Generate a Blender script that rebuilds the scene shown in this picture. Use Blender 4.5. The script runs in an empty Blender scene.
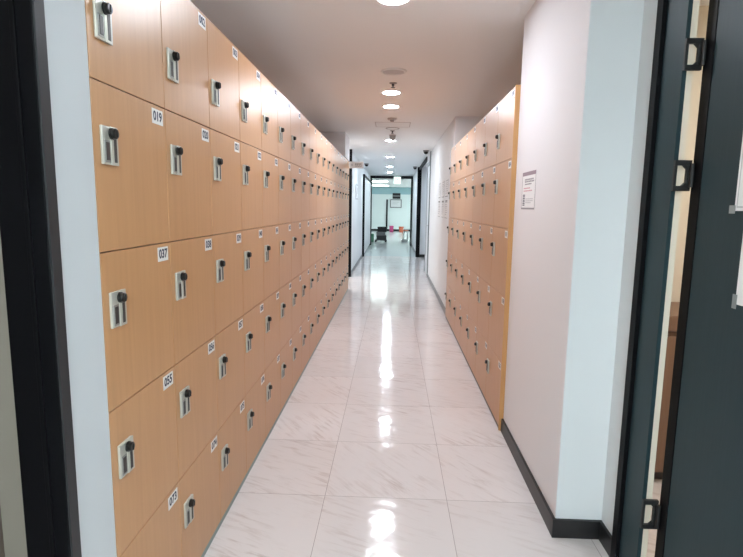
import bpy, bmesh, math, random
from mathutils import Vector, Matrix
random.seed(7)
S = bpy.context.scene
COL = S.collection
PI = math.pi

# ------------------------------------------------------------------ materials
def new_mat(name):
    m = bpy.data.materials.new(name); m.use_nodes = True
    nt = m.node_tree
    return m, nt, nt.nodes['Principled BSDF']

def flat(name, col, rough=.5, metal=0.0, spec=.5, coat=0.0):
    m, nt, b = new_mat(name)
    b.inputs['Base Color'].default_value = (*col, 1)
    b.inputs['Roughness'].default_value = rough
    b.inputs['Metallic'].default_value = metal
    b.inputs['Specular IOR Level'].default_value = spec
    b.inputs['Coat Weight'].default_value = coat
    return m

def emit(name, col, strength):
    m, nt, b = new_mat(name)
    b.inputs['Base Color'].default_value = (*col, 1)
    b.inputs['Emission Color'].default_value = (*col, 1)
    b.inputs['Emission Strength'].default_value = strength
    return m

def coords(nt, scale, rot=(0, 0, 0), kind='Object', loc=(0, 0, 0)):
    tc = nt.nodes.new('ShaderNodeTexCoord'); mp = nt.nodes.new('ShaderNodeMapping')
    mp.inputs['Scale'].default_value = scale; mp.inputs['Rotation'].default_value = rot
    mp.inputs['Location'].default_value = loc
    nt.links.new(tc.outputs[kind], mp.inputs['Vector'])
    return mp.outputs['Vector'], tc

def paint(name, col, rough=.6, bump=.02, scale=220, spec=.3):
    m, nt, b = new_mat(name)
    v, _ = coords(nt, (1, 1, 1))
    n = nt.nodes.new('ShaderNodeTexNoise'); n.inputs['Scale'].default_value = scale
    n.inputs['Detail'].default_value = 4
    nt.links.new(v, n.inputs['Vector'])
    bp = nt.nodes.new('ShaderNodeBump'); bp.inputs['Strength'].default_value = bump
    bp.inputs['Distance'].default_value = .002
    nt.links.new(n.outputs['Fac'], bp.inputs['Height']); nt.links.new(bp.outputs['Normal'], b.inputs['Normal'])
    b.inputs['Base Color'].default_value = (*col, 1)
    b.inputs['Roughness'].default_value = rough
    b.inputs['Specular IOR Level'].default_value = spec
    return m

def wood(name, c1, c2, rough=.3, sc=(60, 60, 2.2), spec=.5):
    m, nt, b = new_mat(name)
    tc = nt.nodes.new('ShaderNodeTexCoord')
    oi = nt.nodes.new('ShaderNodeObjectInfo')
    vm = nt.nodes.new('ShaderNodeVectorMath'); vm.operation = 'SCALE'; vm.inputs[0].default_value = (37, 11, 23)
    nt.links.new(oi.outputs['Random'], vm.inputs['Scale'])
    ad = nt.nodes.new('ShaderNodeVectorMath'); ad.operation = 'ADD'
    nt.links.new(tc.outputs['Object'], ad.inputs[0]); nt.links.new(vm.outputs[0], ad.inputs[1])
    mp = nt.nodes.new('ShaderNodeMapping'); mp.inputs['Scale'].default_value = sc
    nt.links.new(ad.outputs[0], mp.inputs['Vector'])
    n = nt.nodes.new('ShaderNodeTexNoise'); n.inputs['Scale'].default_value = 1.0
    n.inputs['Detail'].default_value = 5; n.inputs['Roughness'].default_value = .62
    nt.links.new(mp.outputs['Vector'], n.inputs['Vector'])
    r = nt.nodes.new('ShaderNodeValToRGB')
    r.color_ramp.elements[0].position = .3; r.color_ramp.elements[0].color = (*c1, 1)
    r.color_ramp.elements[1].position = .7; r.color_ramp.elements[1].color = (*c2, 1)
    nt.links.new(n.outputs['Fac'], r.inputs['Fac']); nt.links.new(r.outputs['Color'], b.inputs['Base Color'])
    b.inputs['Roughness'].default_value = rough
    b.inputs['Specular IOR Level'].default_value = spec
    return m

def floor_mat():
    m, nt, b = new_mat('polished_stone_tile')
    N = nt.nodes.new; L = nt.links.new
    tc = N('ShaderNodeTexCoord')
    def math_(op, a, bb=None, c=None):
        n = N('ShaderNodeMath'); n.operation = op
        for i, q in enumerate((a, bb, c)):
            if q is None: continue
            if isinstance(q, (int, float)): n.inputs[i].default_value = q
            else: L(q, n.inputs[i])
        return n.outputs[0]
    sx = N('ShaderNodeSeparateXYZ'); L(tc.outputs['Object'], sx.inputs[0])
    T = .612
    u = math_('DIVIDE', math_('ADD', sx.outputs[0], .313), T)
    v = math_('DIVIDE', math_('SUBTRACT', sx.outputs[1], 2.43), T)
    fu = math_('FRACT', u); fv = math_('FRACT', v)
    iu = math_('FLOOR', u); iv = math_('FLOOR', v)
    def edge(f):
        d = math_('MINIMUM', f, math_('SUBTRACT', 1.0, f)); return d
    d = math_('MINIMUM', edge(fu), edge(fv))
    joint = math_('LESS_THAN', d, .0022)
    # one random number per tile turns and shifts the veining
    cx = N('ShaderNodeCombineXYZ'); L(iu, cx.inputs[0]); L(iv, cx.inputs[1])
    wn = N('ShaderNodeTexWhiteNoise'); wn.noise_dimensions = '3D'; L(cx.outputs[0], wn.inputs['Vector'])
    off = N('ShaderNodeVectorMath'); off.operation = 'SCALE'; off.inputs['Scale'].default_value = 40
    L(wn.outputs['Color'], off.inputs[0])
    rot = N('ShaderNodeVectorRotate'); rot.rotation_type = 'Z_AXIS'
    L(tc.outputs['Object'], rot.inputs['Vector'])
    ang = math_('ADD', math_('MULTIPLY', math_('ROUND', wn.outputs['Value']), .45), -1.15)
    L(ang, rot.inputs['Angle'])
    ad = N('ShaderNodeVectorMath'); ad.operation = 'ADD'; L(rot.outputs[0], ad.inputs[0]); L(off.outputs[0], ad.inputs[1])
    mp = N('ShaderNodeMapping'); mp.inputs['Scale'].default_value = (40, 5.5, 1); L(ad.outputs[0], mp.inputs['Vector'])
    n1 = N('ShaderNodeTexNoise'); n1.inputs['Scale'].default_value = 1; n1.inputs['Detail'].default_value = 6
    n1.inputs['Roughness'].default_value = .6; n1.inputs['Distortion'].default_value = .5; L(mp.outputs[0], n1.inputs['Vector'])
    r1 = N('ShaderNodeValToRGB'); e = r1.color_ramp.elements
    e[0].position = .50; e[0].color = (0, 0, 0, 1); e[1].position = .72; e[1].color = (1, 1, 1, 1)
    L(n1.outputs['Fac'], r1.inputs['Fac'])
    n2 = N('ShaderNodeTexNoise'); n2.inputs['Scale'].default_value = 2.6; n2.inputs['Detail'].default_value = 3
    L(ad.outputs[0], n2.inputs['Vector'])
    r2 = N('ShaderNodeValToRGB'); e = r2.color_ramp.elements
    e[0].position = .38; e[1].position = .66; L(n2.outputs['Fac'], r2.inputs['Fac'])
    vein = math_('MULTIPLY', r1.outputs['Color'], r2.outputs['Color'])
    vein = math_('MULTIPLY', vein, .70)
    mx = N('ShaderNodeMix'); mx.data_type = 'RGBA'
    mx.inputs['A'].default_value = (.71, .65, .635, 1); mx.inputs['B'].default_value = (.40, .29, .255, 1)
    L(vein, mx.inputs['Factor'])
    tint = N('ShaderNodeMix'); tint.data_type = 'RGBA'; tint.blend_type = 'MULTIPLY'
    tint.inputs['Factor'].default_value = 1
    g = math_('ADD', math_('MULTIPLY', wn.outputs['Value'], .07), .93)
    cg = N('ShaderNodeCombineXYZ'); [L(g, cg.inputs[k]) for k in range(3)]
    L(mx.outputs['Result'], tint.inputs['A']); L(cg.outputs[0], tint.inputs['B'])
    mj = N('ShaderNodeMix'); mj.data_type = 'RGBA'; mj.inputs['B'].default_value = (.28, .23, .21, 1)
    L(math_('MULTIPLY', joint, .8), mj.inputs['Factor']); L(tint.outputs['Result'], mj.inputs['A'])
    L(mj.outputs['Result'], b.inputs['Base Color'])
    b.inputs['Roughness'].default_value = .10
    b.inputs['Specular IOR Level'].default_value = .42
    # slow swells of a waxed floor
    nb = N('ShaderNodeTexNoise'); nb.inputs['Scale'].default_value = 3.2; nb.inputs['Detail'].default_value = 2
    L(tc.outputs['Object'], nb.inputs['Vector'])
    bp = N('ShaderNodeBump'); bp.inputs['Strength'].default_value = .5; bp.inputs['Distance'].default_value = .006
    nc = N('ShaderNodeTexNoise'); nc.inputs['Scale'].default_value = 10; nc.inputs['Detail'].default_value = 2
    L(tc.outputs['Object'], nc.inputs['Vector'])
    sw = math_('ADD', nb.outputs['Fac'], math_('MULTIPLY', nc.outputs['Fac'], .55))
    hh = math_('SUBTRACT', sw, math_('MULTIPLY', joint, .08))
    L(hh, bp.inputs['Height']); L(bp.outputs['Normal'], b.inputs['Normal'])
    return m

M = {}
M['beech'] = wood('beech_laminate', (.485, .252, .110), (.535, .283, .128), .36, spec=.6)
M['beech_edge'] = wood('beech_edge_band', (.52, .27, .10), (.58, .31, .12), .45)
M['carcass'] = flat('locker_carcass_board', (.20, .115, .06), .6)
M['brown_board'] = wood('greyish_brown_board', (.12, .088, .07), (.15, .112, .09), .5)
M['brown_wood'] = wood('brown_wood', (.17, .095, .06), (.22, .125, .08), .45)
M['wall'] = paint('white_wall_paint', (.765, .75, .765))
M['wall_cool'] = paint('pale_wall_paint', (.72, .745, .755))
M['wall_strip'] = paint('greyer_pale_wall_paint', (.55, .575, .59))  # darker, greyer version of the pale wall paint
M['taupe'] = paint('dimmed_cream_wall_paint', (.29, .258, .215))  # cream wall with its dim light put into a darker colour
M['cream'] = paint('cream_wall_paint', (.68, .61, .50))
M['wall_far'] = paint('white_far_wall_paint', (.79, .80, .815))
M['ceil'] = paint('ceiling_paint', (.86, .86, .86), rough=.8)
M['floor'] = floor_mat()
M['floor_far'] = paint('grey_vinyl_floor', (.50, .53, .53), .16, .01, 30, .5)
M['black'] = flat('black_base_vinyl', (.012, .012, .013), .4)
M['frame_black'] = flat('black_painted_steel', (.004, .004, .005), .5, 0, .1)
M['frame_grey'] = flat('dark_grey_steel', (.026, .027, .029), .4, 0, .25)
M['teal'] = wood('dark_teal_sheet', (.019, .040, .047), (.023, .045, .053), .42, (140, 140, 5), .2)
M['hinge'] = flat('black_hinge_steel', (.012, .012, .012), .5)
M['plate'] = flat('satin_cream_metal', (.52, .51, .45), .38, .3)
M['bezel'] = flat('grey_bezel', (.30, .30, .28), .4, .2)
M['dark'] = flat('black_plastic', (.006, .006, .006), .3)
M['slot'] = flat('dark_slot', (.035, .031, .028), .45)
M['label'] = flat('white_sticker', (.78, .78, .76), .45)
M['ink'] = flat('navy_ink', (.025, .035, .075), .6)
M['paper'] = flat('white_paper', (.80, .80, .80), .6)
M['greyink'] = flat('grey_print', (.30, .29, .31), .7)
M['lightink'] = flat('light_grey_print', (.52, .52, .54), .7)
M['mauve'] = flat('mauve_print', (.30, .23, .27), .7)
M['pinkink'] = flat('pink_print', (.62, .33, .38), .7)
M['tape'] = flat('clear_tape', (.25, .29, .29), .3)
M['plinth_green'] = flat('green_grey_plinth', (.17, .25, .235), .35)
M['plinth_dark'] = flat('dark_plinth', (.05, .042, .04), .4)
M['mid_grey'] = flat('mid_grey_steel', (.13, .135, .14), .4)
M['base_grey'] = flat('grey_skirting', (.20, .20, .205), .4)
M['white_plastic'] = flat('white_plastic', (.78, .77, .76), .4)
M['grey_plastic'] = flat('grey_plastic', (.34, .32, .32), .5)
M['dim_plastic'] = flat('taupe_plastic', (.50, .45, .44), .5)
M['steel'] = flat('brushed_steel', (.55, .55, .55), .3, 1)
M['white_door'] = flat('white_door_laminate', (.72, .72, .735), .4)
M['frost'] = flat('frosted_glass_panel', (.72, .79, .785), .25)
M['cyan'] = flat('cyan_tinted_glazing', (.36, .56, .60), .2)
M['green'] = flat('green_plastic', (.08, .26, .16), .4)
M['pink'] = flat('magenta_plastic', (.42, .05, .17), .45)
M['orange'] = flat('orange_red_plastic', (.50, .13, .07), .45)
M['rubber'] = flat('dark_grey_plastic', (.05, .05, .055), .5)
M['cloth'] = flat('grey_white_plastic', (.55, .58, .58), .5)
M['lamp'] = emit('warm_lamp', (.87, .915, 1), 165)
M['lamp_added'] = emit('added_cool_lamp', (.80, .90, 1), 165)
M['lamp_far'] = emit('far_lamp', (.76, .905, 1), 190)
M['lamp_mid'] = emit('mid_lamp', (.80, .91, 1), 125)
M['panel_hidden'] = emit('hidden_cool_panel', (.85, 1, .99), 13.5)
M['panel_soft'] = emit('soft_panel', (.85, 1, .99), 5.5)
M['panel_room_added'] = emit('added_room_panel', (1, .96, .90), 17)
M['panel_dim_added'] = emit('added_dim_panel', (1, .95, .88), 1.1)
M['exit_white'] = emit('exit_sign_face', (.78, 1, .93), 1.1)
M['exit_green'] = emit('exit_sign_green', (.18, .62, .42), .9)

# ------------------------------------------------------------------ mesh helpers
class MB:
    def __init__(self): self.bm = bmesh.new()
    def box(self, x0, x1, y0, y1, z0, z1, bev=0):
        vs = [self.bm.verts.new(p) for p in
              [(x0,y0,z0),(x1,y0,z0),(x1,y1,z0),(x0,y1,z0),(x0,y0,z1),(x1,y0,z1),(x1,y1,z1),(x0,y1,z1)]]
        fs = [self.bm.faces.new([vs[i] for i in f]) for f in
              [(0,3,2,1),(4,5,6,7),(0,1,5,4),(1,2,6,5),(2,3,7,6),(3,0,4,7)]]
        if bev:
            es = list({e for f in fs for e in f.edges})
            bmesh.ops.bevel(self.bm, geom=es, offset=bev, segments=2, affect='EDGES', profile=.5)
        return self
    def lathe(self, prof, c=(0,0,0), axis='Z', seg=24, cap=True):
        # prof: (radius, height) pairs; axis Z up, or Y (height runs along -Y, out of a face)
        rings = []
        for r, h in prof:
            ring = []
            for k in range(seg):
                a = 2*PI*k/seg
                p = (r*math.cos(a), r*math.sin(a), h) if axis == 'Z' else (r*math.cos(a), -h, r*math.sin(a))
                ring.append(self.bm.verts.new((c[0]+p[0], c[1]+p[1], c[2]+p[2])))
            rings.append(ring)
        for a, b in zip(rings, rings[1:]):
            for k in range(seg):
                self.bm.faces.new([a[k], a[(k+1)%seg], b[(k+1)%seg], b[k]])
        if cap:
            self.bm.faces.new(rings[0][::-1]); self.bm.faces.new(rings[-1])
        return self
    def prism(self, pts, y0, y1):
        # outline in x-z, extruded along y
        a = [self.bm.verts.new((x, y0, z)) for x, z in pts]; b = [self.bm.verts.new((x, y1, z)) for x, z in pts]
        n = len(pts)
        self.bm.faces.new(a); self.bm.faces.new(b[::-1])
        for k in range(n): self.bm.faces.new([a[(k+1)%n], a[k], b[k], b[(k+1)%n]])
        return self
    def build(self, name, mat, parent=None, smooth=False):
        bmesh.ops.recalc_face_normals(self.bm, faces=self.bm.faces)
        me = bpy.data.meshes.new(name); self.bm.to_mesh(me); self.bm.free()
        me.materials.append(M[mat])
        if smooth:
            for p in me.polygons: p.use_smooth = True
            me.set_sharp_from_angle(angle=math.radians(40))
        o = bpy.data.objects.new(name, me); COL.objects.link(o)
        if parent: o.parent = parent
        return o

def tag(o, label, cat, group=None):
    o['label'] = label; o['category'] = cat
    if group: o['group'] = group
    return o

def thing(name, label, cat, loc=(0,0,0), rz=0, group=None):
    o = bpy.data.objects.new(name, None); COL.objects.link(o)
    o.empty_display_size = .05
    o.location = loc; o.rotation_euler = (0, 0, rz)
    return tag(o, label, cat, group)

def struct(name, mat, *boxes, label=None):
    m = MB()
    for b in boxes: m.box(*b)
    o = m.build(name, mat); o['kind'] = 'structure'
    if label: o['label'] = label
    return o

def copy_tree(o, parent=None, skip=()):
    c = o.copy(); COL.objects.link(c)
    if parent: c.parent = parent
    for ch in list(o.children):
        if ch.name.split('.')[0] in skip: continue
        copy_tree(ch, c, skip)
    return c

# ------------------------------------------------------------------ lettering
def text_meshes(items, size, offset):
    objs = []
    for s in items:
        cu = bpy.data.curves.new('t', 'FONT'); cu.body = s; cu.size = size
        cu.align_x = 'CENTER'; cu.align_y = 'CENTER'; cu.offset = offset; cu.extrude = .0002; cu.resolution_u = 3
        o = bpy.data.objects.new('t', cu); COL.objects.link(o); objs.append((s, o))
    bpy.context.view_layer.update()
    dg = bpy.context.evaluated_depsgraph_get(); out = {}
    for s, o in objs:
        me = bpy.data.meshes.new_from_object(o.evaluated_get(dg))
        me.transform(Matrix.Rotation(PI/2, 4, 'X'))          # stand it upright, reading towards -y
        out[s] = me
    for s, o in objs:
        cu = o.data; bpy.data.objects.remove(o); bpy.data.curves.remove(cu)
    return out
NUM = text_meshes(['%03d' % k for k in range(1, 126)], .040, .0012)

# ------------------------------------------------------------------ dimensions
CAM_H = 1.452
LX, RX = -.75, .724                    # faces of the locker banks
WR = .752                              # face of the right wall
CZ = 2.57                              # ceiling
ROWS = [2.183, 1.756, 1.322, .891, .4605, .030]
LW, RW = .4220, .500
LY0, RY0 = 1.298, 3.275

# ------------------------------------------------------------------ the setting
struct('floor', 'floor', (-3, 3.2, -2.6, 15.19, -.08, 0))
struct('floor_far', 'floor_far', (-3, 3.2, 15.191, 31.6, -.08, 0))
struct('ceiling', 'ceil', (-3, 3.2, -2.6, 31.6, CZ, CZ+.08))
# left side
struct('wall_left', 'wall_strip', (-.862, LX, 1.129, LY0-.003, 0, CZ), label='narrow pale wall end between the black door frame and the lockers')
struct('wall_left_room', 'taupe', (-2.6, -.863, 1.245, LY0-.004, 0, CZ))
struct('wall_left_recess', 'wall', (-1.30, -1.19, LY0, 8.93, 0, CZ))
struct('wall_left_bulkhead', 'wall', (-1.188, LX, 8.15, 8.93, 2.20, CZ))
struct('wall_left_rear', 'wall_cool', (-.86, LX, -2.5, .12, 0, CZ), (-.86, LX, .12, 1.092, 2.341, CZ))
struct('wall_left_side_room', 'cream', (-2.7, -2.6, -1.0, LY0, 0, CZ), (-2.6, -.862, -1.0, -.95, 0, CZ))
struct('wall_left_alcove', 'wall', (-2.6, -1.30, 8.80, 8.93, 0, CZ), (-2.7, -2.6, 8.80, 10.7, 0, CZ), (-1.188, -.80, 8.905, 8.93, 0, 2.19))
struct('wall_left_far', 'wall_far', (-2.6, -.93, 10.6, 10.7, 0, CZ), (-.98, -.87, 10.7, 19.5, 0, CZ))
# right side
struct('wall_right', 'wall', (WR, WR+.1, 2.18, RY0-.004, 0, CZ))
struct('wall_right_core', 'cream', (WR+.101, .985, 2.18, RY0-.004, 0, CZ))
struct('wall_right_return', 'cream', (.962, .985, 1.838, 2.179, 0, CZ))
struct('wall_right_step', 'wall_cool', (.753, .961, 2.174, 2.1795, 0, CZ), (.955, .9615, 2.0235, 2.174, 0, CZ))
struct('wall_right_rear', 'wall_cool', (.955, 1.06, -2.5, .90, 0, CZ), (.955, .985, .90, 2.0225, 2.345, CZ))
struct('wall_right_room', 'cream', (.986, 3.1, 3.10, 3.16, 0, CZ), (3.0, 3.1, .2, 3.1, 0, CZ), (1.061, 3.1, .2, .26, 0, CZ))
struct('wall_right_recess', 'wall', (1.16, 1.26, 3.165, 6.80, 0, CZ))
struct('wall_right_bulkhead', 'wall', (WR, 1.158, 6.68, 6.80, 2.20, CZ))
struct('wall_right_far', 'wall_far', (WR, WR+.1, 6.81, 10.74, 0, CZ))
struct('wall_right_far_lintel', 'wall_far', (WR+.052, 1.2, 10.741, 11.70, 2.401, CZ))
struct('wall_right_far_pier', 'wall_far', (WR, 1.2, 11.701, 11.88, 0, CZ))
struct('wall_right_far_recess', 'wall_far', (.96, 1.2, 11.881, 15.10, 0, CZ))
struct('wall_right_far_stub', 'wall_far', (.80, 1.2, 15.101, 15.2, 0, CZ))
struct('wall_right_far_end', 'wall_far', (.73, 1.2, 15.201, 19.5, 0, CZ))
# the rear of the corridor behind the photographer and the room at the far end
struct('wall_rear', 'wall_cool', (-3, 3.2, -2.6, -2.5, 0, CZ))
struct('wall_end_room', 'wall', (-2.6, -2.5, 19.61, 31, 0, CZ), (2.5, 2.6, 19.61, 31, 0, CZ),
       (-2.6, -.98, 19.5, 19.6, 0, CZ), (1.2, 2.6, 19.5, 19.6, 0, CZ))
struct('wall_end', 'frost', (-2.6, 2.6, 31.0, 31.1, 0, 2.16))
struct('window_1', 'cyan', (-2.5, 2.5, 31.0, 31.1, 2.16, CZ))
struct('trim_1', 'brown_board', (-2.4, -1.03, 1.215, 1.244, 0, 2.1))
# skirting
struct('baseboard_right', 'black', (.738, WR, 2.165, RY0-.004, 0, .085), (.738, .955, 2.160, 2.174, 0, .085), (.943, .955, 2.0235, 2.16, 0, .085))
struct('baseboard_right_far', 'base_grey', (.740, WR, 6.81, 10.72, 0, .08), (.740, WR, 11.72, 11.87, 0, .08), (.720, .73, 15.2, 19.45, 0, .08))
struct('baseboard_recess', 'black', (.80, .958, 15.085, 15.10, 0, .08), (.948, .96, 11.89, 15.08, 0, .08))
struct('baseboard_left_far', 'base_grey', (-.87, -.858, 10.72, 14.9, 0, .07), (-.87, -.858, 15.05, 19.4, 0, .07))
struct('trim_2', 'plinth_green', (-1.15, LX-.004, LY0, 8.894, 0, .028), label='green grey plinth strip under the left lockers')
struct('trim_3', 'plinth_dark', (RX+.006, 1.15, RY0, 6.775, 0, .028), label='dark plinth strip under the right lockers')

# ------------------------------------------------------------------ lockers
ORD = ['first','second','third','fourth','fifth','sixth','seventh','eighth','ninth','tenth','eleventh','twelfth',
       'thirteenth','fourteenth','fifteenth','sixteenth','seventeenth','eighteenth']
ROWN = ['top row','second row from the top','middle row','second row from the bottom','bottom row']

def locker_proto(w, h, lock=.109):
    g = .0016
    r = bpy.data.objects.new('locker', None); COL.objects.link(r); r.empty_display_size = .05
    c = MB(); hw = w/2
    e = .0006
    for b in ((-hw+e, -hw+.016, .021, .40, e, h-e), (hw-.016, hw-e, .021, .40, e, h-e), (-hw+.016, hw-.016, .021, .40, e, .016),
              (-hw+.016, hw-.016, .021, .40, h-.016, h-e), (-hw+.016, hw-.016, .392, .40, .016, h-.016)): c.box(*b)
    c.build('carcass', 'carcass', r)
    MB().box(-hw+g, hw-g, 0, .019, g, h-g, .0012).build('door', 'beech', r)
    x0 = -hw+.030; zt = h-lock
    p = MB()
    p.box(x0, x0+.071, -.007, .0005, zt-.098, zt, .002)
    p.box(x0+.036, x0+.071, -.010, -.006, zt-.0985, zt+.001, .0015)
    p = p.build('lock_plate', 'plate', r); p['label'] = 'satin cream metal lock plate'
    MB().box(x0+.007, x0+.033, -.0088, -.006, zt-.092, zt-.036, .0008).build('dial_bezel', 'bezel', p)
    MB().box(x0+.012, x0+.028, -.0100, -.008, zt-.087, zt-.041, .0006).build('dial_window', 'slot', p)
    MB().box(x0+.048, x0+.061, -.0112, -.009, zt-.091, zt-.024, .0006).build('key_slot', 'slot', p)
    k = MB()
    k.lathe([(.0152, 0), (.0152, .005), (.0135, .006), (.0135, .013), (.0115, .015)], (x0+.039, -.0095, zt-.018), 'Y', 18)
    k.box(x0+.0370, x0+.0410, -.0275, -.0235, zt-.0275, zt-.0085, .001)
    k = k.build('knob', 'dark', p, True)
    lb = MB().box(hw-.094, hw-.019, -.0008, .0003, h-.058, h-.0125).build('number_label', 'label', r)
    return r

def set_number(r, w, h, n):
    lb = next(c for c in r.children if c.name.startswith('number_label'))
    o = bpy.data.objects.new('number', NUM['%03d' % n])
    if not o.data.materials: o.data.materials.append(M['ink'])
    o.data.name = 'number'
    o.location = (w/2-.0565, -.0011, h-.0352); COL.objects.link(o); o.parent = lb

def bank(x, y0, w, ncol, rz, sgn, first, side):
    n_made = None
    for r in range(5):
        zt, zb = ROWS[r], ROWS[r+1]; h = zt-zb
        proto = None
        for c in range(ncol):
            # c counts the columns away from the camera
            yc = y0 + (c+.5)*w
            if proto is None: o = proto = locker_proto(w, h, .227 if r == 0 else .109)
            else: o = copy_tree(proto, skip=('number',))
            o.location = (x, yc, zb); o.rotation_euler = (0, 0, rz)
            n = first + r*ncol + (c if side == 'left' else ncol-1-c)
            set_number(o, w, h, n)
            place = 'column nearest the camera' if c == 0 else ORD[c]+' column from camera'
            tag(o, 'beech locker %03d in %s, %s, %s bank' % (n, ROWN[r].replace(' the ', ' '), place, side),
                'locker', 'beech lockers along the %s wall' % side)
bank(LX, LY0, LW, 18, PI/2, 1, 1, 'left')
bank(RX, RY0+.004, RW, 7, -PI/2, -1, 91, 'right')
# end panel of the right bank
ep = MB().box(RX-.001, WR+.40, RY0-.0015, RY0+.003, .002, 2.186).build('locker_end_panel', 'beech_edge')
tag(ep, 'orange tan end panel closing the near side of the right lockers', 'panel')

# ------------------------------------------------------------------ ceiling fittings
def downlight(x, y, label, lamp='lamp', first=[None]):
    t = thing('downlight', label, 'ceiling light', (x, y, CZ), 0, 'round downlights in the corridor ceiling')
    MB().lathe([(.080, -.004), (.097, -.006), (.100, -.003), (.100, .0)], seg=40, cap=False).build('trim_ring', 'white_plastic', t, True)
    MB().lathe([(.081, -.0045), (.081, -.001)], seg=40).build('diffuser', lamp, t)
    return t
for y, lb, lm in [(2.99, 'large round lit downlight at the top edge of the picture', 'lamp'),
              (5.34, 'round lit downlight just beyond the ceiling speaker and sprinkler', 'lamp'),
              (6.07, 'round lit downlight between the one past the sprinkler and the smoke detector', 'lamp'),
              (9.12, 'lit downlight right behind the dark hanging ceiling detector', 'lamp_mid'),
              (12.1, 'small lit downlight, next one beyond the hanging detector', 'lamp_far'),
              (14.97, 'small lit downlight, second beyond the hanging detector', 'lamp_far'),
              (17.5, 'smallest lit downlight, just in front of the far portal header', 'lamp_far')]:
    downlight(-.012*y*.6, y, lb, lm)
for y, x in [(-.25, .1)]:  # unseen downlight added for cool light from behind the camera
    downlight(x, y, 'added unseen round downlight in the ceiling behind the photographer', 'lamp_added')

t = thing('ceiling_speaker', 'round flush ceiling speaker with pale ring and taupe grille', 'speaker', (-.017, 4.52, CZ))
MB().lathe([(.086, -.004), (.092, -.012), (.102, -.012), (.110, -.004), (.110, 0)], seg=40, cap=False).build('ring', 'white_plastic', t, True)
MB().lathe([(.0865, -.006), (.0865, -.001)], seg=40).build('grille', 'dim_plastic', t)

def sprinkler(x, y, label):
    t = thing('sprinkler', label, 'sprinkler', (x, y, CZ), 0, 'ceiling sprinklers')
    MB().lathe([(.036, -.001), (.034, -.006), (.020, -.009)], seg=24).build('escutcheon', 'grey_plastic', t, True)
    m = MB().lathe([(.012, -.009), (.012, -.026), (.006, -.030), (.006, -.040)], seg=16)
    m.lathe([(.020, -.040), (.020, -.043)], seg=16)
    m.build('head', 'rubber', t, True)
sprinkler(-.021, 4.94, 'small dark sprinkler head between the ceiling speaker and a downlight')
sprinkler(-.030, 7.95, 'small dark sprinkler head just in front of the hanging ceiling detector')

t = thing('smoke_detector', 'round taupe smoke detector at the near edge of the ceiling hatch', 'detector', (-.033, 6.86, CZ))
MB().lathe([(.060, -.0005), (.060, -.014), (.050, -.022)], seg=32).build('base', 'dim_plastic', t, True)
MB().lathe([(.026, -.021), (.024, -.040), (.015, -.044)], seg=24).build('sensor', 'grey_plastic', t, True)

t = thing('access_hatch', 'square ceiling access hatch with a thin grey seam', 'hatch', (-.025, 7.37, CZ))
MB().box(-.228, .228, -.20, .20, -.003, -.0005).build('panel', 'ceil', t)
m = MB()
for b in ((-.24, .24, -.212, -.203), (-.24, .24, .203, .212), (-.24, -.231, -.203, .203), (.231, .24, -.203, .203)): m.box(*b, -.004, -.0005)
m.build('frame', 'dim_plastic', t)

t = thing('ceiling_vent', 'flat round grey vent behind the ceiling hatch', 'vent', (-.028, 7.72, CZ))
MB().lathe([(.075, -.004), (.098, -.006), (.102, -.0005)], seg=36, cap=False).build('ring', 'dim_plastic', t, True)
MB().lathe([(.076, -.005), (.076, -.001)], seg=36).build('disc', 'ceil', t)

t = thing('ceiling_detector', 'dark bell shaped detector hanging from the corridor ceiling', 'detector', (-.028, 8.42, CZ))
MB().lathe([(.055, -.0005), (.055, -.012), (.050, -.016)], seg=28).build('base', 'dim_plastic', t, True)
MB().lathe([(.050, -.0165), (.046, -.045), (.034, -.066), (.016, -.078)], seg=28).build('dome', 'grey_plastic', t, True)
MB().lathe([(.018, -.0775), (.015, -.092), (.006, -.097)], seg=20).build('tip', 'rubber', t, True)

def dome_camera(x, y, label):
    t = thing('dome_camera', label, 'security camera', (x, y, CZ), 0, 'dome cameras on the far ceiling')
    MB().lathe([(.058, -.0005), (.058, -.026), (.052, -.030)], seg=28).build('housing', 'grey_plastic', t, True)
    MB().lathe([(.048, -.0305), (.044, -.055), (.030, -.072), (.010, -.080)], seg=28).build('lens_dome', 'dark', t, True)
dome_camera(.635, 10.6, 'dark dome camera under the ceiling beside the white far door')
dome_camera(.60, 14.9, 'smaller dark dome camera under the ceiling beside the far black jamb')
dome_camera(-.72, 14.0, 'dark dome camera under the ceiling beside the projecting sign')

# ------------------------------------------------------------------ left door frame (close to the camera)
t = thing('door_frame', 'black steel door frame at the left edge of the picture', 'door frame', (-.80, 1.1105, 0))
m = MB(); m.box(-.050, .056, -.0185, .018, 0, 2.34, .002); m.build('jamb', 'frame_black', t)
MB().box(.047, .060, -.0165, .0178, .001, 2.34, .0015).build('face_trim', 'frame_grey', t)
MB().box(.012, .022, -.0255, -.0186, .001, 2.335, .001).build('door_stop', 'frame_black', t)
MB().box(-.058, .056, -.96, -.0265, 2.30, 2.339, .002).build('header', 'frame_black', t)
MB().box(-.058, .056, -.979, -.9605, 0, 2.339, .002).build('jamb', 'frame_black', t)

# ------------------------------------------------------------------ right door frame and open leaf
t = thing('door_frame', 'dark teal door frame with black edge beside the right door leaf', 'door frame', (.955, 1.94, 0))
MB().box(-.008, .0065, -.108, .030, 0, 2.34, .001).build('jamb', 'teal', t)
j = MB().box(-.022, .0063, .0335, .077, 0, 2.34, .0015).build('edge_trim', 'frame_black', t); j['label'] = 'black edge trim'
MB().box(-.008, .0065, -1.02, -.1085, 2.28, 2.34, .001).build('header', 'teal', t)

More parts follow.
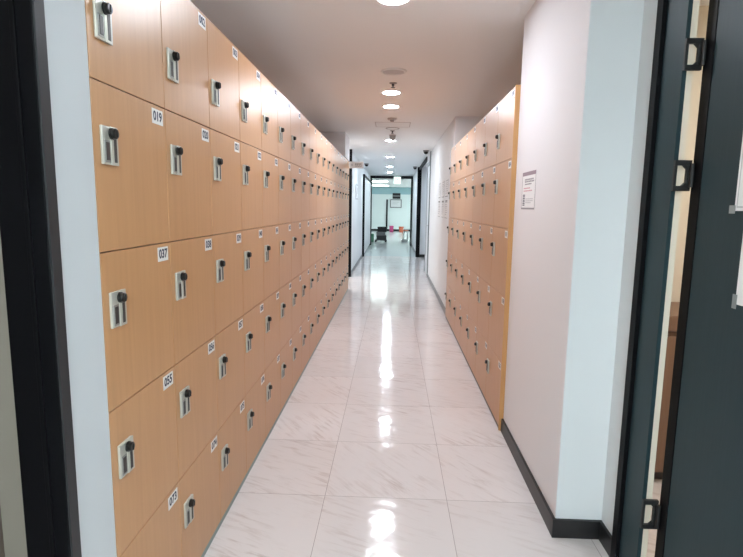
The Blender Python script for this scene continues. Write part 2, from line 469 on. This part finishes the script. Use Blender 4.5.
d = thing('door_leaf', 'dark teal steel door standing ajar at the right edge, papers taped on it', 'door', (1.0, 1.808, 0))
MB().box(0, .04, -.90, -.0535, .012, 2.27, .0015).build('panel', 'teal', d)
e = MB().box(-.002, .042, -.0525, 0, .012, 2.27, .0015).build('edge_band', 'frame_black', d); e['label'] = 'black edge band'
for z0, z1 in ((1.908, 2.008), (1.518, 1.620), (.283, .396)):
    m = MB(); zc = (z0+z1)/2; a = .017
    m.box(-.058, -.002, .004, .0165, z1-a, z1, .001)
    m.box(-.058, -.002, .004, .0165, z0, z0+a, .001)
    m.box(-.058, -.050, .006, .0165, z0+a, z1-a, .001)
    m.box(-.018, -.002, .003, .0165, z0+a, z1-a, .001)
    m.prism([(-.0181, z1-a), (-.030, z1-a), (-.0181, z1-a-.012)], .005, .016)
    m.prism([(-.0181, z0+a), (-.0181, z0+a+.012), (-.030, z0+a)], .005, .016)
    h = m.build('hinge', 'hinge', d)
    MB().lathe([(.008, z0+.012), (.008, z1-.012)], (-.006, -.006, 0), seg=14).build('knuckle', 'hinge', h, True)

def notice(name, label, loc, w, h, normal, lines, group=None, back=-.0002):
    """sheet of paper on a wall; local x runs to the reader's right, local -y out of the wall"""
    rz = PI/2 if normal == '+x' else -PI/2 if normal == '-x' else 0
    t = thing(name, label, 'notice', loc, rz, group)
    MB().box(-w/2, w/2, -.0012, back, 0, h).build('sheet', 'paper', t)
    for nm, mat, bl in lines:
        m = MB()
        for x0, x1, z0, z1 in bl: m.box(x0*w-w/2, x1*w-w/2, -.0016, -.0011, z0*h, z1*h)
        m.build(nm, mat, t)
    return t

# papers on the leaf
p = notice('notice', 'upper white paper taped on the dark door, cut by the picture edge', (1.0, 1.572-.105, 1.454), .21, .297, '-x',
       [('print', 'lightink', [(.04,.055,.03,.97), (.04,.96,.03,.045), (.10,.8,.80,.83), (.10,.8,.70,.72), (.10,.7,.62,.64), (.10,.8,.54,.56)])], 'papers on the door')
MB().box(-0.128, -0.100, -.0022, -.0017, -.008, .016).build('tape', 'tape', p); MB().box(0.100, 0.128, -.0022, -.0017, -.008, .016).build('tape', 'tape', p)
p = notice('notice', 'lower white paper taped on the dark door, cut by the picture edge', (1.0, 1.523-.105, 1.186), .21, .25, '-x',
       [('print', 'lightink', [(.10,.8,.80,.83), (.10,.8,.70,.72), (.10,.7,.60,.62)])], 'papers on the door')
MB().box(-0.118, -0.098, -.0022, -.0017, -.014, .028).build('tape', 'tape', p); MB().box(0.098, 0.118, -.0022, -.0017, -.014, .028).build('tape', 'tape', p)

# notice on the near right wall
rng = random.Random(3)
def words(x0, x1, z0, z1, n):
    out = []; x = x0
    while x < x1:
        wd = (x1-x0)/n*rng.uniform(.6, 1.0); out.append((x, min(x+wd, x1), z0, z1)); x += wd+(x1-x0)/n*.18
    return out
tx1 = words(.20,.85,.775,.815,6)+words(.20,.9,.72,.76,7)+words(.22,.72,.655,.69,5)
tx2 = words(.14,.62,.55,.58,5)+words(.14,.78,.48,.51,6)
dk = []
for k in range(7): dk += [(.10,.26,.10+k*.045,.128+k*.045)]
tx3 = words(.32,.86,.265,.29,6)+words(.32,.86,.215,.24,6)+words(.32,.72,.165,.19,5)
notice('notice', 'white printed notice with mauve header band on the near right wall', (WR, 2.956, 1.447), .285, .208, '-x',
       [('header_band', 'mauve', [(0,1,.90,1.0)]), ('border', 'greyink', [(0,.018,.03,.90), (.982,1,.03,.90), (0,1,.0,.045)]),
        ('print', 'greyink', tx1), ('pink_print', 'pinkink', tx2), ('dark_print', 'ink', dk), ('small_print', 'lightink', tx3)], back=.001)

# sheets on the far right wall
names = ['nearest', 'middle', 'farthest']
for r, (z, h) in enumerate(((1.60, .25), (1.30, .25))):
    for c, y in enumerate((7.42, 7.95, 8.55)):
        ln = [('print', 'lightink', [(.08,.92,.86,.92), (.08,.8,.74,.78), (.08,.9,.64,.68), (.08,.7,.54,.58), (.08,.85,.42,.46), (.08,.9,.3,.34), (.08,.6,.18,.22)]),
              ('edge_line', 'frame_grey', [(.95,.995,.04,.96), (.0,1,.0,.03)] if r == 0 else [(.1,.9,.93,.99), (.0,1,.0,.02)])]
        notice('notice', '%s pale sheet in the %s row of papers beyond the right lockers' % (names[c], ('upper','lower')[r]),
               (WR, y, z), .36, h, '-x', ln, 'sheets pinned on the right wall', .001)
# framed sheet on the far left wall
t = thing('wall_frame', 'small grey framed sheet on the far left white wall', 'frame', (-.87, 12.4, 1.60), PI/2)
MB().box(-.30, .30, -.015, -.0005, 0, .36, .002).build('frame', 'lightink', t)
MB().box(-.26, .26, -.017, -.0152, .04, .32).build('sheet', 'paper', t)
MB().box(-.22, -.02, -.018, -.0171, .06, .30).box(.06, .22, -.018, -.0171, .14, .28).build('print', 'lightink', t)

# projecting blade sign above the far end of the left lockers
t = thing('blade_sign', 'white projecting sign with grey lettering above the far left lockers', 'sign', (LX-.025, 8.98, 2.085))
MB().box(.012, .262, -.012, .012, 0, .112, .002).build('panel', 'white_plastic', t)
MB().box(-.05, .0125, -.008, .008, .03, .085).build('bracket', 'steel', t)
m = MB()
# three block syllables, only their strokes can be made out
for x in (.120, .158, .196):
    m.box(x, x+.022, -.0126, -.0119, .074, .080); m.box(x, x+.004, -.0126, -.0119, .044, .080)
    m.box(x, x+.022, -.0126, -.0119, .056, .061); m.box(x+.026, x+.030, -.0126, -.0119, .034, .084); m.box(x, x+.03, -.0126, -.0119, .030, .035)
m.build('lettering', 'frame_grey', t)
MB().lathe([(.016, 0), (.016, .0007)], (.065, -.0119, .056), 'Y', 20).build('symbol', 'lightink', t)

# ------------------------------------------------------------------ far doors and frames
t = thing('door_frame', 'black door jamb at the far end of the left lockers', 'door frame', (-.89, 10.585, 0))
MB().box(-.06, .055, -.03, .0145, 0, CZ-.001, .002).build('jamb', 'frame_black', t)
t = thing('door_frame', 'thin black door frame on the left wall short of the far portal', 'door frame', (-.865, 15.0, 0))
MB().box(-.004, .055, -.05, .0495, 0, 2.35, .002).build('jamb', 'frame_black', t)
MB().box(-.004, .052,   .05, 4.40, 2.28, 2.35, .002).build('header', 'frame_black', t)
MB().box(-.004, .040, .0505, 4.35, .071, 2.279, .002).build('leaf', 'white_door', t)['label'] = 'white door leaf'

t = thing('door_frame', 'black framed recess in the right wall before the far portal', 'door frame', (.74, 13.2, 0))
MB().box(-.055, .058, 1.86, 1.90, 0, CZ-.001, .002).build('jamb', 'frame_black', t)
MB().box(-.010, .030, -1.31, 1.859, CZ-.085, CZ-.001, .002).build('header', 'frame_black', t)

t = thing('far_door', 'white door with grey frame in the right wall beyond the papers', 'door', (WR, 11.22, 0))
MB().box(-.014, .05, -.478, -.35, 0, CZ-.001, .002).build('jamb', 'mid_grey', t)
MB().box(-.012, .05, .40, .478, 0, 2.40, .002).build('jamb', 'lightink', t)
MB().box(-.012, .05, -.3495, .3995, 2.32, 2.40, .002).build('header', 'mid_grey', t)
MB().box(.004, .045, -.348, .398, .006, 2.318, .002).build('leaf', 'white_door', t)
h = MB().box(-.004, .0035, -.32, -.27, .98, 1.16, .002).build('handle', 'steel', t)
MB().box(-.055, -.0045, -.30, -.285, 1.06, 1.075).box(-.055, -.043, -.285, -.17, 1.06, 1.075).build('lever', 'steel', h)

t = thing('portal_frame', 'dark grey portal frame across the far end of the corridor', 'portal', (-.09, 19.52, 0))
MB().box(-.765, -.70, -.03, .03, 0, CZ-.001, .003).build('post', 'frame_grey', t)
MB().box(.745, .815, -.03, .03, 0, CZ-.001, .003).build('post', 'frame_grey', t)
MB().box(-.6995, .7445, -.03, .03, CZ-.10, CZ-.001, .003).build('header', 'frame_grey', t)

t = thing('exit_sign', 'square lit pale green exit sign hanging under the far portal header', 'exit sign', (.14, 19.3, 2.27))
MB().box(-.13, .13, -.02, .02, 0, .26, .003).build('housing', 'white_plastic', t)
MB().box(-.122, .122, -.0212, -.0203, .008, .252).build('face', 'exit_white', t)
m = MB()   # running figure and doorway
m.lathe([(.020, 0), (.020, .0006)], (.012, -.0214, .200), 'Y', 16)
for pts in ([(-.015,.175),(.03,.178),(.012,.12),(-.02,.12)], [(-.02,.122),(.012,.122),(.045,.07),(.025,.06)],
            [(-.02,.125),(.0,.118),(-.03,.085),(-.065,.075),(-.07,.09),(-.04,.10)], [(.03,.178),(.06,.145),(.05,.135),(.02,.16)], [(-.015,.175),(-.05,.15),(-.045,.14),(-.01,.155)]):
    m.prism(pts, -.0220, -.0214)
m.build('pictogram', 'exit_green', t)
MB().box(-.008, .008, -.008, .008, .2605, CZ-2.27-.001).build('hanger', 'steel', t)

# ------------------------------------------------------------------ room at the far end
t = thing('glass_door_pull', 'tall black vertical pull bar on the frosted end wall', 'handle', (-.35, 31.0, .14))
MB().box(-.045, .045, -.085, -.045, 0, 1.72, .006).build('bar', 'frame_black', t)
for z in (.2, 1.5): MB().box(-.02, .02, -.0445, -.0005, z, z+.04).build('mount', 'frame_black', t)
t = thing('end_sign', 'dark sign plate above the framed board on the end wall', 'sign', (.20, 31.0, 1.90))
MB().box(-.23, .23, -.03, -.0005, 0, .33, .004).build('plate', 'frame_grey', t)
MB().box(-.21, .21, -.0315, -.0302, .15, .18).build('line', 'lightink', t)
t = thing('framed_board', 'pale board in a grey frame on the end wall', 'board', (.17, 31.0, 1.37))
m = MB()
for b in ((-.34, .34, 0, .05), (-.34, .34, .45, .50), (-.34, -.29, .05, .45), (.29, .34, .05, .45)): m.box(b[0], b[1], -.035, -.0005, b[2], b[3])
m.build('frame', 'base_grey', t)
MB().box(-.289, .289, -.025, -.0005, .051, .449).build('board', 'white_door', t)
MB().box(-.2, .2, -.0258, -.0252, .32, .35).box(-.2, .1, -.0258, -.0252, .22, .25).build('print', 'lightink', t)

def light_panel(x, y, sx, sy, mat, label):
    t = thing('light_panel', label, 'ceiling light', (x, y, CZ), 0, 'flat ceiling light panels')
    m = MB()
    for b in ((-sx-.03, sx+.03, -sy-.03, -sy), (-sx-.03, sx+.03, sy, sy+.03), (-sx-.03, -sx, -sy, sy), (sx, sx+.03, -sy, sy)): m.box(*b, -.02, -.0005)
    m.build('frame', 'white_plastic', t)
    MB().box(-sx+.0005, sx-.0005, -sy+.0005, sy-.0005, -.012, -.001).build('diffuser', mat, t)
light_panel(-.75, 23.6, .5, .5, 'panel_soft', 'bright square ceiling panel on the left of the end room')
light_panel(1.75, 23.6, .5, .5, 'panel_hidden', 'added hidden ceiling panel on the right of the end room')  # kept out of view beside the portal, added to brighten the end wall
light_panel(-.75, 28.2, .5, .5, 'panel_soft', 'bright square ceiling panel near the end wall, left')
light_panel(1.75, 28.2, .5, .5, 'panel_hidden', 'added hidden ceiling panel near the end wall, right')  # second added panel out of view, also for the end wall
M['panel_rear_fill'] = emit('rear_fill_panel', (.86, .99, 1), 17)
light_panel(.1, -1.3, .45, .45, 'panel_rear_fill', 'added unseen ceiling light panel behind the photographer')  # unseen fill light added for the walls that face the camera
light_panel(2.0, 1.7, .3, .3, 'panel_room_added', 'added unseen ceiling panel in the room behind the ajar door')  # unseen lamp added to light the room past the leaf
light_panel(-1.6, .2, .3, .3, 'panel_dim_added', 'added unseen ceiling panel in the room behind the left door frame')  # unseen weak lamp added for the left side room
light_panel(-1.7, 9.75, .3, .3, 'panel_room_added', 'added unseen ceiling panel in the passage past the left lockers')  # unseen lamp added to light the passage and its floor

# stack of dark crates at the left of the portal
def crate(name, label, x, y, z, w, dpt, h, mat, group=None, cat='crate'):
    t = thing(name, label, cat, (x, y, z), 0, group)
    m = MB(); e = .015
    m.box(-w/2, w/2, -dpt/2, dpt/2, 0, e)
    for b in ((-w/2, w/2, -dpt/2, -dpt/2+e), (-w/2, w/2, dpt/2-e, dpt/2), (-w/2, -w/2+e, -dpt/2+e, dpt/2-e), (w/2-e, w/2, -dpt/2+e, dpt/2-e)): m.box(*b, e, h)
    m.build('body', mat, t)
    r = MB(); q = .012
    for b in ((-w/2-q, w/2+q, -dpt/2-q, -dpt/2), (-w/2-q, w/2+q, dpt/2, dpt/2+q), (-w/2-q, -w/2, -dpt/2, dpt/2), (w/2, w/2+q, -dpt/2, dpt/2)): r.box(*b, h-.03, h)
    r.build('rim', mat, t)
t = thing('trolley', 'low dark flat trolley under the crates left of the portal', 'trolley', (-.47, 21.4, 0))
MB().box(-.25, .25, -.30, .30, .07, .10, .005).build('deck', 'rubber', t)
for sx in (-1, 1):
    for sy in (-1, 1):
        MB().lathe([(.034, 0), (.034, .03)], (sx*.2, sy*.22+.015, .0345), 'Y', 16).build('wheel', 'dark', t)
crate('crate', 'dark crate lowest in the stack left of the portal', -.45, 21.4, .1005, .40, .5, .17, 'rubber', 'dark crates stacked by the portal')
crate('crate', 'grey crate in the middle of the stack left of the portal', -.47, 21.4, .271, .36, .5, .15, 'base_grey', 'dark crates stacked by the portal')
crate('crate', 'dark crate topmost in the stack left of the portal', -.42, 21.4, .4215, .36, .5, .19, 'frame_grey', 'dark crates stacked by the portal')
crate('basket', 'green plastic basket on the floor left of the crate stack', -.83, 21.4, 0.0005, .14, .4, .32, 'green', None, 'basket')

def stool(name, label, x, y, h, seat, leg, w):
    t = thing(name, label, 'stool', (x, y, 0))
    MB().lathe([(w*.9, h-.05), (w, h-.04), (w, h-.012), (w*.92, h)], seg=24).build('seat', seat, t, True)
    for sx in (-1, 1):
        for sy in (-1, 1):
            m = MB(); bm = m.bm
            a = (sx*w*.8, sy*w*.8, 0); b = (sx*w*.55, sy*w*.55, h-.045); q = .02
            lo = [bm.verts.new((a[0]+i*q, a[1]+j*q, 0)) for i, j in ((-1,-1),(1,-1),(1,1),(-1,1))]
            hi = [bm.verts.new((b[0]+i*q, b[1]+j*q, b[2])) for i, j in ((-1,-1),(1,-1),(1,1),(-1,1))]
            bm.faces.new(lo[::-1]); bm.faces.new(hi)
            for k in range(4): bm.faces.new([lo[k], lo[(k+1)%4], hi[(k+1)%4], hi[k]])
            m.build('leg', leg, t)
# magenta and orange things by the end wall
def bin_(name, label, x, y, w, h, mat, cat):
    t = thing(name, label, cat, (x, y, 0))
    MB().lathe([(w*.82, 0), (w, h*.93), (w*1.06, h*.94), (w*1.06, h), (w*.96, h), (w*.78, .02)], seg=28, cap=False).lathe([(w*.82, 0.0), (w*.78, .02)], seg=28).build('body', mat, t, True)
    return t
bin_('bin', 'magenta plastic bin standing before the end wall', -.06, 29.6, .125, .36, 'pink', 'bin')
bin_('bin', 'orange red plastic bin standing before the end wall', .50, 29.6, .14, .32, 'orange', 'bin')
stool('stool', 'low stool with red seat at the right of the portal', .56, 22.3, .46, 'orange', 'cloth', .13)
crate('crate', 'grey white tray on the floor at the right of the portal', .50, 21.5, .0005, .24, .4, .10, 'cloth')
sk = struct('baseboard_end', 'frame_grey', (-2.5, 2.5, 30.98, 30.999, 0, .11))

# wooden cabinet in the room behind the ajar door
t = thing('cabinet', 'low brown wooden cabinet in the room behind the ajar door', 'cabinet', (1.86, 2.86, 0))
MB().box(-.46, .46, -.19, .22, .06, .83, .003).build('body', 'brown_wood', t)
MB().box(-.48, .48, -.21, .22, .838, .92, .003).build('top', 'brown_wood', t)
MB().box(-.44, .44, -.15, .21, .001, .0595).build('plinth', 'plinth_dark', t)
for sx in (-1, 1):
    dd = MB().box(min(0, sx*.45)+.003, max(0, sx*.45)-.003, -.208, -.191, .08, .81, .002).build('door', 'brown_wood', t)
    MB().box(sx*.05-.006, sx*.05+.006, -.228, -.2085, .55, .67, .002).build('handle', 'steel', dd)

# ------------------------------------------------------------------ world, camera, colour
w = bpy.data.worlds.new('world'); S.world = w; w.use_nodes = True
w.node_tree.nodes['Background'].inputs[0].default_value = (.9, .95, 1, 1)
w.node_tree.nodes['Background'].inputs[1].default_value = .05

cam = bpy.data.cameras.new('camera'); co = bpy.data.objects.new('camera', cam); COL.objects.link(co)
f, p, r, yw = 518.117, .138787, .0149993, -.0388585
cam.sensor_fit = 'HORIZONTAL'; cam.sensor_width = 36; cam.lens = f/743*36
cam.clip_start = .02; cam.clip_end = 200
def rows(*a): return Matrix(a)
Y = rows((math.cos(yw), -math.sin(yw), 0), (math.sin(yw), math.cos(yw), 0), (0, 0, 1))
B = rows((1, 0, 0), (0, 0, -1), (0, 1, 0))
P = rows((1, 0, 0), (0, math.cos(p), -math.sin(p)), (0, math.sin(p), math.cos(p)))
Q = rows((math.cos(r), -math.sin(r), 0), (math.sin(r), math.cos(r), 0), (0, 0, 1))
W2C = Q @ P @ B @ Y                                   # world to camera with x right, y down, z forward
C2W = W2C.transposed() @ rows((1, 0, 0), (0, -1, 0), (0, 0, -1))
co.matrix_world = Matrix.Translation((0, 0, CAM_H)) @ C2W.to_4x4()
S.camera = co
S.view_settings.view_transform = 'Standard'; S.view_settings.look = 'None'
S.view_settings.gamma = 1; S.view_settings.exposure = 0.85
S.view_settings.use_curve_mapping = False
S.cycles.max_bounces = 10; S.cycles.diffuse_bounces = 6; S.cycles.glossy_bounces = 5
S.cycles.sample_clamp_indirect = 6
